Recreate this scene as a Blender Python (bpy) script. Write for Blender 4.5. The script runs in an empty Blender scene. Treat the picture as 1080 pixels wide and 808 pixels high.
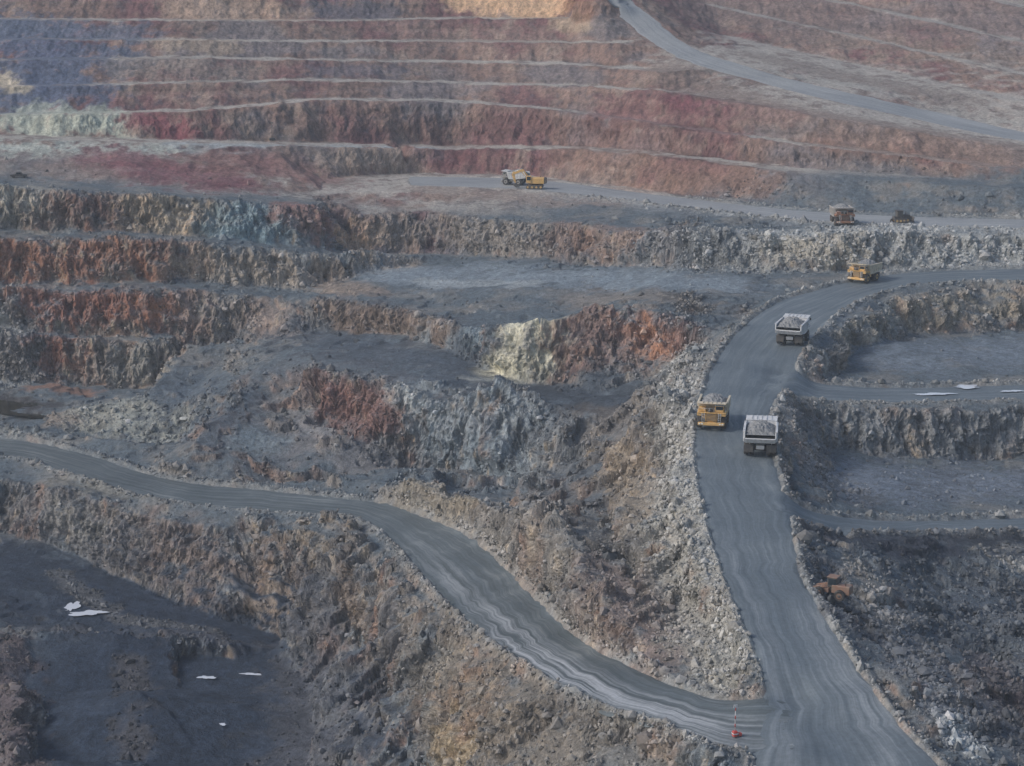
import bpy, bmesh, math, random, time
import numpy as np
from mathutils import Vector, Matrix
from mathutils.geometry import delaunay_2d_cdt
T0=time.time()
rng=np.random.default_rng(7); random.seed(7)
scene=bpy.context.scene
F=2015.0; PITCH=math.radians(13); CP,SP=math.cos(PITCH),math.sin(PITCH)
# ---------------------------------------------------------------- image pixel to world helpers
def sq(u,v):
    a=(u-540)/F; b=(404-v)/F
    Y=CP+b*SP; Z=-SP+b*CP
    return a/Y, Z/Y
def W(u,v,k):
    """unprojected point: image pixel u,v with assumed elevation (k<0) or distance (k>0) -> world x,y,z"""
    s,q=sq(u,v)
    if k<0: y=k/q; z=k
    else: y=k; z=q*y
    return (s*y,y,z)
# ---------------------------------------------------------------- noise
TAB=rng.random(64**3).astype(np.float32)
def vnoise(x,y,z):
    xi=np.floor(x).astype(np.int64); yi=np.floor(y).astype(np.int64); zi=np.floor(z).astype(np.int64)
    fx=(x-xi).astype(np.float32); fy=(y-yi).astype(np.float32); fz=(z-zi).astype(np.float32)
    fx=fx*fx*(3-2*fx); fy=fy*fy*(3-2*fy); fz=fz*fz*(3-2*fz)
    x0=(xi&63)<<12; x1=((xi+1)&63)<<12; y0=(yi&63)<<6; y1=((yi+1)&63)<<6; z0=zi&63; z1=(zi+1)&63
    a=TAB[x0|y0|z0]*(1-fx)+TAB[x1|y0|z0]*fx
    b=TAB[x0|y1|z0]*(1-fx)+TAB[x1|y1|z0]*fx
    c=TAB[x0|y0|z1]*(1-fx)+TAB[x1|y0|z1]*fx
    d=TAB[x0|y1|z1]*(1-fx)+TAB[x1|y1|z1]*fx
    return ((a*(1-fy)+b*fy)*(1-fz)+(c*(1-fy)+d*fy)*fz)*2-1
def fbm(x,y,z,o=4,g=0.5):
    # rotate the lattice so that no lattice plane lines up with a world axis
    x,y=x*.8+y*.6+31.7,-x*.6+y*.8+12.3
    r=0; a=1; n=0
    for i in range(o):
        r=r+a*vnoise(x+17.3*i,y+5.1*i,z+9.7*i); n+=a; a*=g; x=x*2.03;y=y*2.03;z=z*2.03
    return r/n
def ridged(x,y,z,o=4,g=0.55):
    x,y=x*.8-y*.6+11.7,x*.6+y*.8+52.3
    r=0; a=1; n=0
    for i in range(o):
        r=r+a*(1-np.abs(vnoise(x+7.3*i,y+3.1*i,z+19.7*i))*2); n+=a; a*=g; x=x*2.1;y=y*2.1;z=z*2.1
    return r/n
def sstep(a,b,x):
    t=np.clip((x-a)/(b-a),0,1); return t*t*(3-2*t)
# ---------------------------------------------------------------- plan grid (bearing, log distance)
SMAX=0.37; NS=1300; NT=3200; TA=math.log(120.0); TB=math.log(3000.0)
DS=2*SMAX/(NS-1); DT=(TB-TA)/(NT-1)
def st(p): return (p[0]/p[1], math.log(p[1]))
LINES=[]
def dens(pts):
    out=[]
    for a,b in zip(pts[:-1],pts[1:]):
        A=st(a);B=st(b); n=max(1,int(max(abs(A[0]-B[0]),abs(A[1]-B[1])*0.8)/0.0035))
        for i in range(n):
            f=i/n; out.append(tuple(a[k]*(1-f)+b[k]*f for k in range(3)))
    out.append(pts[-1]); return out
def L(*pts): LINES.append(dens([W(*p) for p in pts]))
def LW(pts): LINES.append(dens([(s*y,y,z) for s,y,z in pts]))
# ---- roads : (edge A),(edge B), z
ROADS={}
ROADS['main']=[((1290,281),(1290,298),-89),((1080,283),(1080,296),-89),((980,286),(985,300),-89.5),((925,291),(930,310),-90),((870,303),(895,325),-90.5),((820,318),(868,348),-91),((780,345),(845,378),-92),((752,380),(830,405),-93),((738,415),(818,430),-94),((730,455),(812,460),-95.3),((732,500),(825,500),-97),((745,560),(838,555),-99.5),((765,620),(850,610),-101.5),((790,680),(882,665),-103.5),((806,735),(922,725),-105.5),((795,790),(972,785),-107.5),((790,850),(1040,850),-109),((790,950),(1110,950),-111)]
ROADS['ramp']=[((-200,455),(-200,475),-129),((0,462),(0,482),-129),((90,478),(70,500),-128.5),((180,505),(170,528),-128),((290,517),(290,541),-127),((390,528),(375,548),-125.5),((450,545),(415,575),-123.5),((505,572),(445,610),-121),((560,625),(490,655),-117.5),((615,675),(550,700),-113.5),((680,708),(620,738),-110.5),((745,733),(700,765),-108.5),((800,738),(775,790),-106.9),((850,738),(850,790),-106.6)]
ROADS['upper']=[((590,-45),(626,-45),-8),((612,-20),(648,-20),-15.5),((634,0),(668,0),-23),((662,25),(698,25),-31.5),((695,50),(730,50),-39.5),((740,70),(790,70),-45),((800,87),(850,87),-50),((870,105),(920,103),-54.5),((960,125),(1000,121),-60),((1080,150),(1110,145),-65),((1280,177),(1300,172),-69)]
ROADS['ring']=[((812,396),(812,416),-94),((850,403),(850,421),-96.5),((950,408),(950,426),-98.8),((1080,405),(1080,423),-99.2),((1290,403),(1290,421),-99.3)]
ROADS['lower']=[((822,522),(826,545),-98.6),((860,540),(860,558),-102.5),((950,548),(950,563),-106.5),((1080,545),(1080,560),-109),((1290,540),(1290,556),-109)]
ROADS['bench']=[((430,186),(430,196),-79.8),((560,189),(560,201),-80),((700,206),(700,216),-81),((850,222),(850,234),-81),((1000,229),(1000,241),-81),((1290,236),(1290,246),-81.5)]
def catmull(P,step):
    P=np.array(P,float); out=[]
    Q=np.vstack([2*P[0]-P[1],P,2*P[-1]-P[-2]])
    for i in range(1,len(Q)-2):
        a,b,c,d=Q[i-1],Q[i],Q[i+1],Q[i+2]
        n=max(2,int(np.linalg.norm((c-b)[:2])/step))
        for k in range(n):
            t=k/n
            out.append(0.5*((2*b)+(-a+c)*t+(2*a-5*b+4*c-d)*t*t+(-a+3*b-3*c+d)*t**3))
    out.append(P[-1]); return np.array(out)
ROADGEO={}
for k,r in ROADS.items():
    P=[]
    for A,B,z in r:
        P.append(list(W(A[0],A[1],z))+list(W(B[0],B[1],z)))
    P=np.array(P)
    C=(P[:,:3]+P[:,3:])/2
    ROADGEO[k]=catmull(np.hstack([C,P]),1.6)
# ---- crest / toe lines
# foreground pit
LW([(-.37,121,-147),(-.02,121,-147),(0.05,121,-118),(.37,121,-115)])
LW([(-.37,200,-147),(-.04,200,-147),(0.02,200,-125),(0.09,200,-112),(.37,200,-113)])
L((-200,808,-146),(0,808,-146),(90,808,-146.5),(118,808,-146),(138,808,-140),(160,808,-146),(250,808,-147),(300,808,-146))
L((-200,730,-144),(30,730,-144),(95,730,-145.5),(122,730,-145.5),(143,730,-140.5),(166,730,-146),(250,730,-146.5),(300,730,-146))
L((-200,700,-139),(-20,700,-139),(15,720,-140),(10,808,-141)); L((40,720,-144.5),(38,808,-146))
L((40,670,-141.5),(120,670,-141),(230,672,-143)); L((40,686,-145),(120,690,-145.5),(230,690,-146.5))
L((-200,655,-141.5),(0,655,-141),(60,658,-142.3),(230,662,-144))
L((-200,550,-140),(0,558,-141),(100,596,-142.5),(200,640,-145),(300,676,-147),(322,735,-146),(330,808,-145),(335,880,-144))
L((-200,503,-130.5),(0,508,-130.5),(60,520,-130),(170,545,-129.8),(290,562,-129),(355,574,-128),(385,600,-127),(415,645,-125),(455,690,-122),(512,735,-118),(580,768,-115),(650,793,-113),(740,822,-112),(780,880,-112))
L((352,655,-137),(385,668,-136),(420,760,-134),(450,808,-133),(480,880,-131)); L((360,640,-135),(392,655,-133.5),(428,745,-131),(470,808,-129))
L((525,795,-122),(560,840,-119),(620,880,-118))
# wall above the ramp and slope to main road
L((420,508,-119.5),(480,518,-117),(550,540,361),(600,590,322),(650,645,296),(700,686,281),(755,715,272))
L((745,345,-94),(722,400,-95.5),(710,450,-97.5),(710,500,-99.5),(720,560,-102),(738,620,-104),(764,680,-106),(786,722,-107.3))
L((700,440,-99.5),(680,470,-102),(674,540,-104.5),(692,600,-105.5),(722,655,-107))
L((672,450,-107),(648,485,-111),(650,540,-111.5),(668,600,-110),(700,650,-110))
L((630,450,-111),(605,500,-117),(560,535,-118.5))
# central cliff and hill
L((215,468,-121),(250,418,-115),(285,383,-110),(315,372,-108),(360,386,-107),(410,398,-106.5),(460,407,-106.5),(520,418,-107),(600,430,-108),(640,442,-109))
L((205,500,-126.5),(300,504,-126),(400,492,-124.5),(430,482,457),(480,490,450),(540,500,437),(590,495,424))
L((300,440,473),(345,440,468),(385,448,462)); L((300,430,480),(345,431,474))
# rusty cliff + bench behind
L((340,312,-99.5),(420,325,-99.2),(500,345,-98.5),(545,340,-95.5),(590,333,-93.5),(650,330,-92.5),(715,338,-92.5),(745,346,-93))
L((340,344,540),(420,354,520),(480,368,496),(512,387,484),(560,404,474),(600,407,471),(650,413,465),(696,405,457),(724,380,456))
L((330,392,-107.8),(400,395,-107),(470,398,-107))
L((520,352,492),(555,350,489),(585,362,480))
# four tiers left
L((-200,405,-124),(0,405,-124),(150,403,-124),(236,398,-124))
L((-200,352,541),(0,353,541),(150,356,541),(250,360,540),(300,354,-109.5))
L((-200,347,547),(0,348,547),(150,351,547),(250,354,547))
L((-200,300,552),(0,301,552),(150,305,552),(320,311,555))
L((-200,294,560),(0,295,560),(150,299,561),(320,303,566))
L((-200,249,565),(0,250,565),(150,255,566),(320,265,572))
L((-200,242,577),(0,243,577),(150,248,578),(320,258,582))
L((-200,198,582),(0,199,582),(150,205,584),(330,218,590))
L((-200,190,600),(0,191,600),(150,196,603),(330,208,612))
L((-200,450,-126),(0,448,-126),(100,460,-126),(190,470,-125.5))
L((95,425,505),(140,418,507),(185,430,500)); L((100,462,490),(150,466,488),(190,462,488))
# right background rubble wall
L((385,270,-97),(450,268,-96.5),(600,275,-94),(720,282,-91),(850,283,-90),(1000,279,-89.2),(1080,277,-89),(1290,275,-89))
L((385,228,604),(450,226,606),(600,238,579),(720,243,549),(850,245,541),(1080,248,543),(1290,248,543))
L((340,200,-79.3),(480,203,-80.2),(600,208,-81),(700,219,-81.6),(850,237,-81.7),(1080,244,-81.8),(1290,249,-82))
L((340,188,-78.5),(430,182,-79.6),(560,185,-79.8),(700,202,-80.5),(850,217,-80.6),(1080,229,-80.6),(1290,232,-80.8))
# upper benches
US=[-200,0,200,340,480,600,700,860,1080,1290]
def bench(vs,ys,w=9,us=US):
    c=[W(u,v,y) for u,v,y in zip(us,vs,ys)]
    LINES.append(dens(c)); LINES.append(dens([((x/y)*(y+w),y+w,z+0.2) for x,y,z in c]))
bench([148,146,152,155,158,158,165,185,200,208],[635,635,645,662,684,670,643,610,584,582],13)
bench([125,122,118,106,108,118,133,155,180,190],[655,655,666,686,706,692,664,630,604,596],9)
bench([95,92,88,85,88,91,97,122,158,172],[677,677,688,708,727,714,686,651,622,604],8)
U6=US[:7]
bench([66,64,62,64,66,68,76],[699,699,710,730,748,736,706],10,U6)
U5=[-200,0,200,340,480,580,640]
bench([42,42,43,44,44,45,46],[720,720,731,751,769,762,745],9,U5)
bench([20,21,22,22,20,20,20],[742,742,753,773,791,784,768],12,U5)
bench([-3,-2,-2,-2,-3,-4],[765,765,776,796,814,806],9,[-200,0,200,340,480,580])
bench([-40,-40,-40,-40,-40],[810,810,820,840,850],12,[-200,0,200,400,560])
bench([38,70,108,132],[795,755,700,665],11,[760,900,1080,1290])
bench([5,38,80,108],[835,795,735,700],8,[745,900,1080,1290])
bench([-22,5,45,78],[870,830,775,740],11,[745,900,1080,1290])
bench([-30,8,40],[870,815,780],10,[900,1080,1290])
LW([(-.37,1000,5),(.37,1000,7)]); LW([(-.37,1200,25),(.37,1200,27)]); LW([(-.37,2990,35),(.37,2990,35)])
# right lower benches
L((858,386,-93),(870,365,-92.5),(905,335,-91),(950,315,-90.5),(1010,305,-90.5),(1080,300,-90),(1290,301,-90))
L((864,404,420),(885,388,441),(925,358,470),(960,350,485),(1020,347,493),(1080,342,501),(1290,340,502))
L((838,425,-97),(870,428,-98.5),(950,432,-99),(1080,428,-99.5),(1290,427,-99.5))
L((872,472,398),(950,482,400),(1080,479,406),(1290,477,406))
L((836,445,-97),(846,490,-101),(852,525,-102))
L((885,500,-107),(900,535,-107.5),(1000,535,-108.5),(1290,530,-108.5))
L((868,566,-103.5),(960,571,-107.5),(1080,567,-109.8),(1290,562,-110)); L((875,580,-107),(960,587,-112),(1080,585,-114),(1290,581,-114))
L((868,600,-103.5),(890,640,-104.5),(922,690,-106),(952,735,-107.5),(992,790,-109),(1060,860,-111))
L((930,612,-108.5),(1010,616,-113),(1080,612,-114),(1290,612,-114)); L((950,640,-109.5),(1010,648,-114),(1080,645,-117),(1290,645,-117)); L((970,700,-107.5),(1020,700,-111),(1080,700,-114),(1290,700,-114))
L((1015,775,-108.5),(1080,808,-111),(1290,808,-112))
# ---------------------------------------------------------------- rasterise
H=np.full((NT,NS),np.nan); RM=np.zeros((NT,NS),np.float32)
def rast(tri,val,out):
    S=(tri[:,0]+SMAX)/DS; Tt=(tri[:,1]-TA)/DT
    i0=max(0,int(math.floor(S.min()))); i1=min(NS-1,int(math.ceil(S.max())))
    j0=max(0,int(math.floor(Tt.min()))); j1=min(NT-1,int(math.ceil(Tt.max())))
    if i1<i0 or j1<j0: return
    d=(Tt[1]-Tt[2])*(S[0]-S[2])+(S[2]-S[1])*(Tt[0]-Tt[2])
    if abs(d)<1e-9: return
    I=np.arange(i0,i1+1)[None,:]; J=np.arange(j0,j1+1)[:,None]
    w0=((Tt[1]-Tt[2])*(I-S[2])+(S[2]-S[1])*(J-Tt[2]))/d
    w1=((Tt[2]-Tt[0])*(I-S[2])+(S[0]-S[2])*(J-Tt[2]))/d
    w2=1-w0-w1
    m=(w0>=-1e-6)&(w1>=-1e-6)&(w2>=-1e-6)
    if not m.any(): return
    z=w0*val[0]+w1*val[1]+w2*val[2]
    sub=out[j0:j1+1,i0:i1+1]; sub[m]=z[m]
one=np.ones(3)
for k,g in ROADGEO.items():
    A=np.array([st(p) for p in g[:,3:6]]); B=np.array([st(p) for p in g[:,6:9]])
    for i in range(len(g)-1):
        rast(np.array([A[i],A[i+1],B[i]]),one,RM); rast(np.array([B[i],A[i+1],B[i+1]]),one,RM)
pts=[];zz=[]
def inroad(s,t):
    i=int(round((s+SMAX)/DS)); j=int(round((t-TA)/DT))
    return 0<=i<NS and 0<=j<NT and RM[j,i]>0.5
seen=set()
def addp(s,t,z):
    s=min(max(s,-SMAX),SMAX)
    key=(round(s/0.0008),round(t/0.0010))
    if key in seen: return
    seen.add(key); pts.append((s,t)); zz.append(z)
for k,g in ROADGEO.items():
    for e in (0,3,6):
        for p in g[::2]:
            s,t=st(p[e:e+3])
            if abs(s)<SMAX+0.02: addp(s,t,p[e+2])
for ln in LINES:
    for p in ln:
        s,t=st(p)
        if abs(s)>SMAX+0.005 or inroad(s,t): continue
        addp(s,t,p[2])
res=delaunay_2d_cdt([Vector(p) for p in pts],[],[],0,1e-7,True)
vo=np.array([tuple(v) for v in res[0]]); ov=res[3]
vz=np.array([zz[o[0]] for o in ov])
for f in res[2]:
    f=list(f)
    rast(vo[f],vz[f],H)
for j in range(NT):
    row=H[j]; m=np.isnan(row)
    if m.all(): H[j]=H[j-1] if j else -142; continue
    if m.any():
        idx=np.arange(NS); H[j]=np.interp(idx,idx[~m],row[~m])
def blur(A,ri,rj):
    for ax,r in ((1,ri),(0,rj)):
        if r<1: continue
        k=np.exp(-0.5*(np.arange(-2*r,2*r+1)/r)**2); k/=k.sum()
        P=np.pad(A,[(2*r,2*r) if a==ax else (0,0) for a in (0,1)],mode='edge')
        o=np.zeros_like(A); n=A.shape[ax]
        for i,w in enumerate(k):
            o+=w*(P[:,i:i+n] if ax==1 else P[i:i+n,:])
        A=o
    return A
Hs=blur(H,2,1); Hr=blur(H,6,4)
MB=blur(RM,4,3); MW2=blur(RM,13,8)
H=Hs*(1-MB)+Hr*MB
def samp(A,s,t):
    x=np.clip((s+SMAX)/DS,0,NS-1.001); y=np.clip((t-TA)/DT,0,NT-1.001)
    i=x.astype(np.int64); j=y.astype(np.int64); fx=x-i; fy=y-j
    return (A[j,i]*(1-fx)+A[j,i+1]*fx)*(1-fy)+(A[j+1,i]*(1-fx)+A[j+1,i+1]*fx)*fy
tg=np.linspace(TA,TB,NT)
def pick(u,v):
    s,q=sq(u,v); yy=np.exp(tg); h=samp(H,np.full(NT,s),tg)
    m=h>=q*yy
    m[yy<190]=False
    j=int(np.argmax(m)) if m.any() else NT-1
    return Vector((s*yy[j],yy[j],h[j]))
def ground(x,y):
    return float(samp(H,np.array([x/y]),np.array([math.log(y)]))[0])
# ---------------------------------------------------------------- terrain grid
ND=1080
sc=np.concatenate([-np.linspace(1.3,0.305,46),np.linspace(-0.30,0.30,ND),np.linspace(0.305,1.3,46)])
NC=len(sc); NR=1500
S2,T2=np.meshgrid(np.clip(sc,-.365,.365),tg)
Y2=np.exp(T2); X2=S2*Y2
mb=samp(MB,S2,T2); mw=samp(MW2,S2,T2)
near=(1-sstep(0.0,0.35,mb))*(0.6+0.4*sstep(760,600,Y2))*sstep(1000,850,Y2)
z0=np.zeros_like(X2)
wa=(fbm(X2/16,Y2/16,z0,3)*2.8+fbm(X2/4,Y2/4,z0+5,2)*1.3)*near
wb=(fbm(X2/16+50,Y2/16,z0+9,3)*2.8+fbm(X2/4+50,Y2/4,z0+5,2)*1.4)*near
Zp=samp(H,S2+wa/Y2,T2+wb/Y2)
# broken ground: small stepped ledges
g1=fbm(X2/24+3,Y2/17+8,z0+2,4,.55)*4.2
st1=np.floor(g1)+sstep(.38,.62,g1-np.floor(g1))
rug=sstep(500,470,Y2)*sstep(285,310,Y2)*sstep(50,30,X2)*sstep(-75,-55,X2)
rug=np.maximum(rug,0.45*sstep(360,330,Y2)*sstep(-20,-5,X2))
rug=np.maximum(rug,0.6*sstep(345,320,Y2)*sstep(45,60,X2))
rug=np.maximum(rug,0.3*sstep(600,570,Y2))
ofr=1-sstep(0.0,0.22,mw)
rug*=ofr*sstep(205,235,Y2)
def flatzone(uv,r):
    global rug
    Q=[np.array(pick(*a)) for a in uv]
    for a,b in zip(Q[:-1],Q[1:]):
        ab=(b-a)[:2]; t=np.clip(((X2-a[0])*ab[0]+(Y2-a[1])*ab[1])/max(ab@ab,1e-6),0,1)
        dd=np.hypot(X2-a[0]-t*ab[0],Y2-a[1]-t*ab[1]); rug=rug*sstep(r*.7,r*1.3,dd)
flatzone([(540,410),(650,426)],11); flatzone([(330,375),(470,390)],14); flatzone([(0,600),(250,665)],12); flatzone([(60,780),(110,700)],16); flatzone([(200,700),(250,800)],20); flatzone([(430,292),(740,300)],16); flatzone([(930,380),(1080,380)],22); flatzone([(910,515),(1080,515)],16); flatzone([(540,370),(575,385)],9)
Zp=Zp+rug*(st1-0.3)*2.3+rug*1.2*fbm(X2/7,Y2/7,z0+6,3)
dz=np.diff(Zp,axis=0); dy=np.diff(Y2,axis=0); ym=Y2[:-1]
w=np.sqrt((dz/ym)**2+(0.26*dy/ym)**2)
w=w*np.where(ym>870,0.1,1)*np.where(ym<215,0.03,1)
w=blur(w,7,2)
cum=np.vstack([np.zeros((1,NC)),np.cumsum(w,axis=0)])
TN=np.empty((NR,NC)); ZN=np.empty((NR,NC))
for c in range(NC):
    TN[:,c]=np.interp(np.linspace(0,cum[-1,c],NR),cum[:,c],tg)
TN=blur(TN,7,0)
for c in range(NC): ZN[:,c]=np.interp(TN[:,c],tg,Zp[:,c])
SC=np.broadcast_to(sc[None,:],(NR,NC))
YN=np.exp(TN); XN=SC*YN
SE=np.clip(SC,-.365,.365)
mb=samp(MB,SE,TN)
del S2,T2,Y2,X2,wa,wb,z0,g1,st1,rug,ofr,mw,near
P=np.stack([XN,YN,ZN],axis=-1)
def normals(P):
    dr=np.gradient(P,axis=0); dc=np.gradient(P,axis=1)
    n=np.cross(dc,dr); a=np.linalg.norm(n,axis=-1)+1e-12
    return n/a[...,None],a
Nn,area=normals(P)
wall=sstep(0.12,0.5,1-np.abs(Nn[...,2]))
faceF=sstep(0.012,0.055,1-np.abs(blur(Nn[...,2],2,1)))
ND2=Nn.copy()
for c in range(3): ND2[...,c]=blur(Nn[...,c],5,5)
ND2/=np.linalg.norm(ND2,axis=-1)[...,None]
wallb=blur(wall,3,3)
X,Y,Z=P[...,0],P[...,1],P[...,2]
farf=sstep(590,660,Y)
offr=1-sstep(0.02,0.5,mb)
r1=ridged(X/6,Y/6,Z/14,4,.6); r2=fbm(X/2.0,Y/2.0,Z/3.6,4,.62); r3=fbm(X/20,Y/20,Z/26,3); r4=fbm(X/30,Y/30,Z/2.2,3,.6)
r5=fbm(X/4.5,Y/4.5,Z/7.5,3,.6)*4.5; fr=r5-np.floor(r5); r5=(np.floor(r5)+sstep(.37,.63,fr))/3.5
amp=wallb*(1-0.6*farf)*offr
d=amp*(r1*2.1+r2*1.6+r3*2.4+r4*0.7+r5*2.0)
d+= (1-wallb)*offr*(fbm(X/5,Y/5,Z/5,4,.6)*0.25+np.maximum(0,fbm(X/14+30,Y/14,Z/9,3))*0.7)*(1-.5*farf)
d+= faceF*farf*offr*(fbm(X/6,Y/25,Z*0,3,.6)*1.1+fbm(X/2,Y/3,Z/3,3)*.4)
P=P+ND2*d[...,None]
ring=np.clip(4*mb*(1-mb),0,1)*sstep(700,560,Y)
P[...,2]+=ring*(0.75+0.8*fbm(X/2.0,Y/2.0,Z*0,3,.6))*0.9
P[...,2]-=0.35*sstep(0.5,0.95,mb)
print('terrain',time.time()-T0)
# ---------------------------------------------------------------- colour painting (by world position)
GAIN=1.58; SAT=0.92
def lin(c):
    c=np.array(c,float)/255; gy=c.mean(); c=gy+(c-gy)*SAT
    c=c*np.array([.99,1.0,.985])
    r=np.where(c<=0.04045,c/12.92,((c+0.055)/1.055)**2.4)*GAIN
    return r*min(1,.62/r.max())
X,Y,Z=P[...,0],P[...,1],P[...,2]
Nn,area=normals(P); steep=blur(sstep(0.10,0.45,1-np.abs(Nn[...,2])),1,1)
n1=fbm(X/30,Y/30,Z/18,4); n2=fbm(X/9+40,Y/9,Z/16,4,.6); n3=fbm(X/2.2+9,Y/2.6,Z/6,4,.6); nw=fbm(X/5,Y/5,Z/5,5,.65); nl=fbm(X/60,Y/60,Z/1.6,3,.6)
def mix(a,b,w): return a+(b-a)*w[...,None]
sh=X.shape
wallc=np.broadcast_to(lin((112,106,103)),sh+(3,)).copy()
wallc=mix(wallc,lin((96,107,117)),sstep(0.0,0.35,n1)*.8)
wallc=mix(wallc,lin((128,95,78)),sstep(0.10,0.4,n2)*0.7)
wallc=mix(wallc,lin((158,140,119)),sstep(0.2,0.5,n3)*0.6)
wallc=mix(wallc,lin((58,59,67)),sstep(0.15,0.45,-n3)*0.65)
wallc=mix(wallc,lin((76,79,87)),sstep(0.12,0.4,-n2)*0.65)
flatc=mix(np.broadcast_to(lin((74,83,92)),sh+(3,)).copy(),lin((96,97,99)),sstep(-0.1,0.4,n2))
farw=mix(np.broadcast_to(lin((110,90,84)),sh+(3,)).copy(),lin((98,70,72)),sstep(0,0.35,n1))
farw=mix(farw,lin((124,108,100)),sstep(0.05,0.4,n2)*.75)
farw=mix(farw,lin((82,77,84)),sstep(0.1,0.4,-n3)*.5)
farw=mix(farw,lin((94,93,99)),sstep(0.05,0.3,-n1)*.6)
farw=farw*(1+0.35*nl+.25*n3)[...,None]
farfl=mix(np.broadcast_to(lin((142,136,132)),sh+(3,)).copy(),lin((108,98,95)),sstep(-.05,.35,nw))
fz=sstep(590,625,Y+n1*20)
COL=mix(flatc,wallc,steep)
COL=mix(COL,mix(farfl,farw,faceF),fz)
RUB=np.full(sh,0.008)+0.05*steep+0.18*np.clip(4*wallb*(1-wallb),0,1)*(1-farf)
def stroke(pts,r,col,k=0.85,rub=None,which='a',edge=0.95):
    global COL,RUB
    Q=[pick(u,v) for u,v in pts]
    if len(Q)==1: Q=Q*2
    lo=np.min(np.array(Q),axis=0)-r*2; hi=np.max(np.array(Q),axis=0)+r*2
    m=(X>lo[0])&(X<hi[0])&(Y>lo[1])&(Y<hi[1])&(Z>lo[2])&(Z<hi[2])
    if not m.any(): return
    p=np.stack([X[m],Y[m],Z[m]],-1); dist=np.full(len(p),1e9)
    for a,b in zip(Q[:-1],Q[1:]):
        a=np.array(a);b=np.array(b); ab=b-a; L2=max(ab@ab,1e-6)
        t=np.clip((p-a)@ab/L2,0,1); dist=np.minimum(dist,np.linalg.norm(p-(a+t[:,None]*ab),axis=1))
    ww=sstep(1.3,0.35,dist/r+edge*(nw[m]*1.5+n3[m]*0.7))*k
    sf=np.where(Y[m]>600,faceF[m],steep[m])
    if which=='w': ww=ww*(0.12+0.88*sf)
    if which=='f': ww=ww*(1-0.85*sf)
    var=(1+0.5*n3[m]+0.35*nw[m]+0.15*nl[m])[:,None]
    if col is not None: COL[m]=COL[m]*(1-ww[:,None])+lin(col)*var*ww[:,None]
    if rub is not None: RUB[m]=RUB[m]*(1-ww)+rub*ww
FL=(38,47,62)
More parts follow.
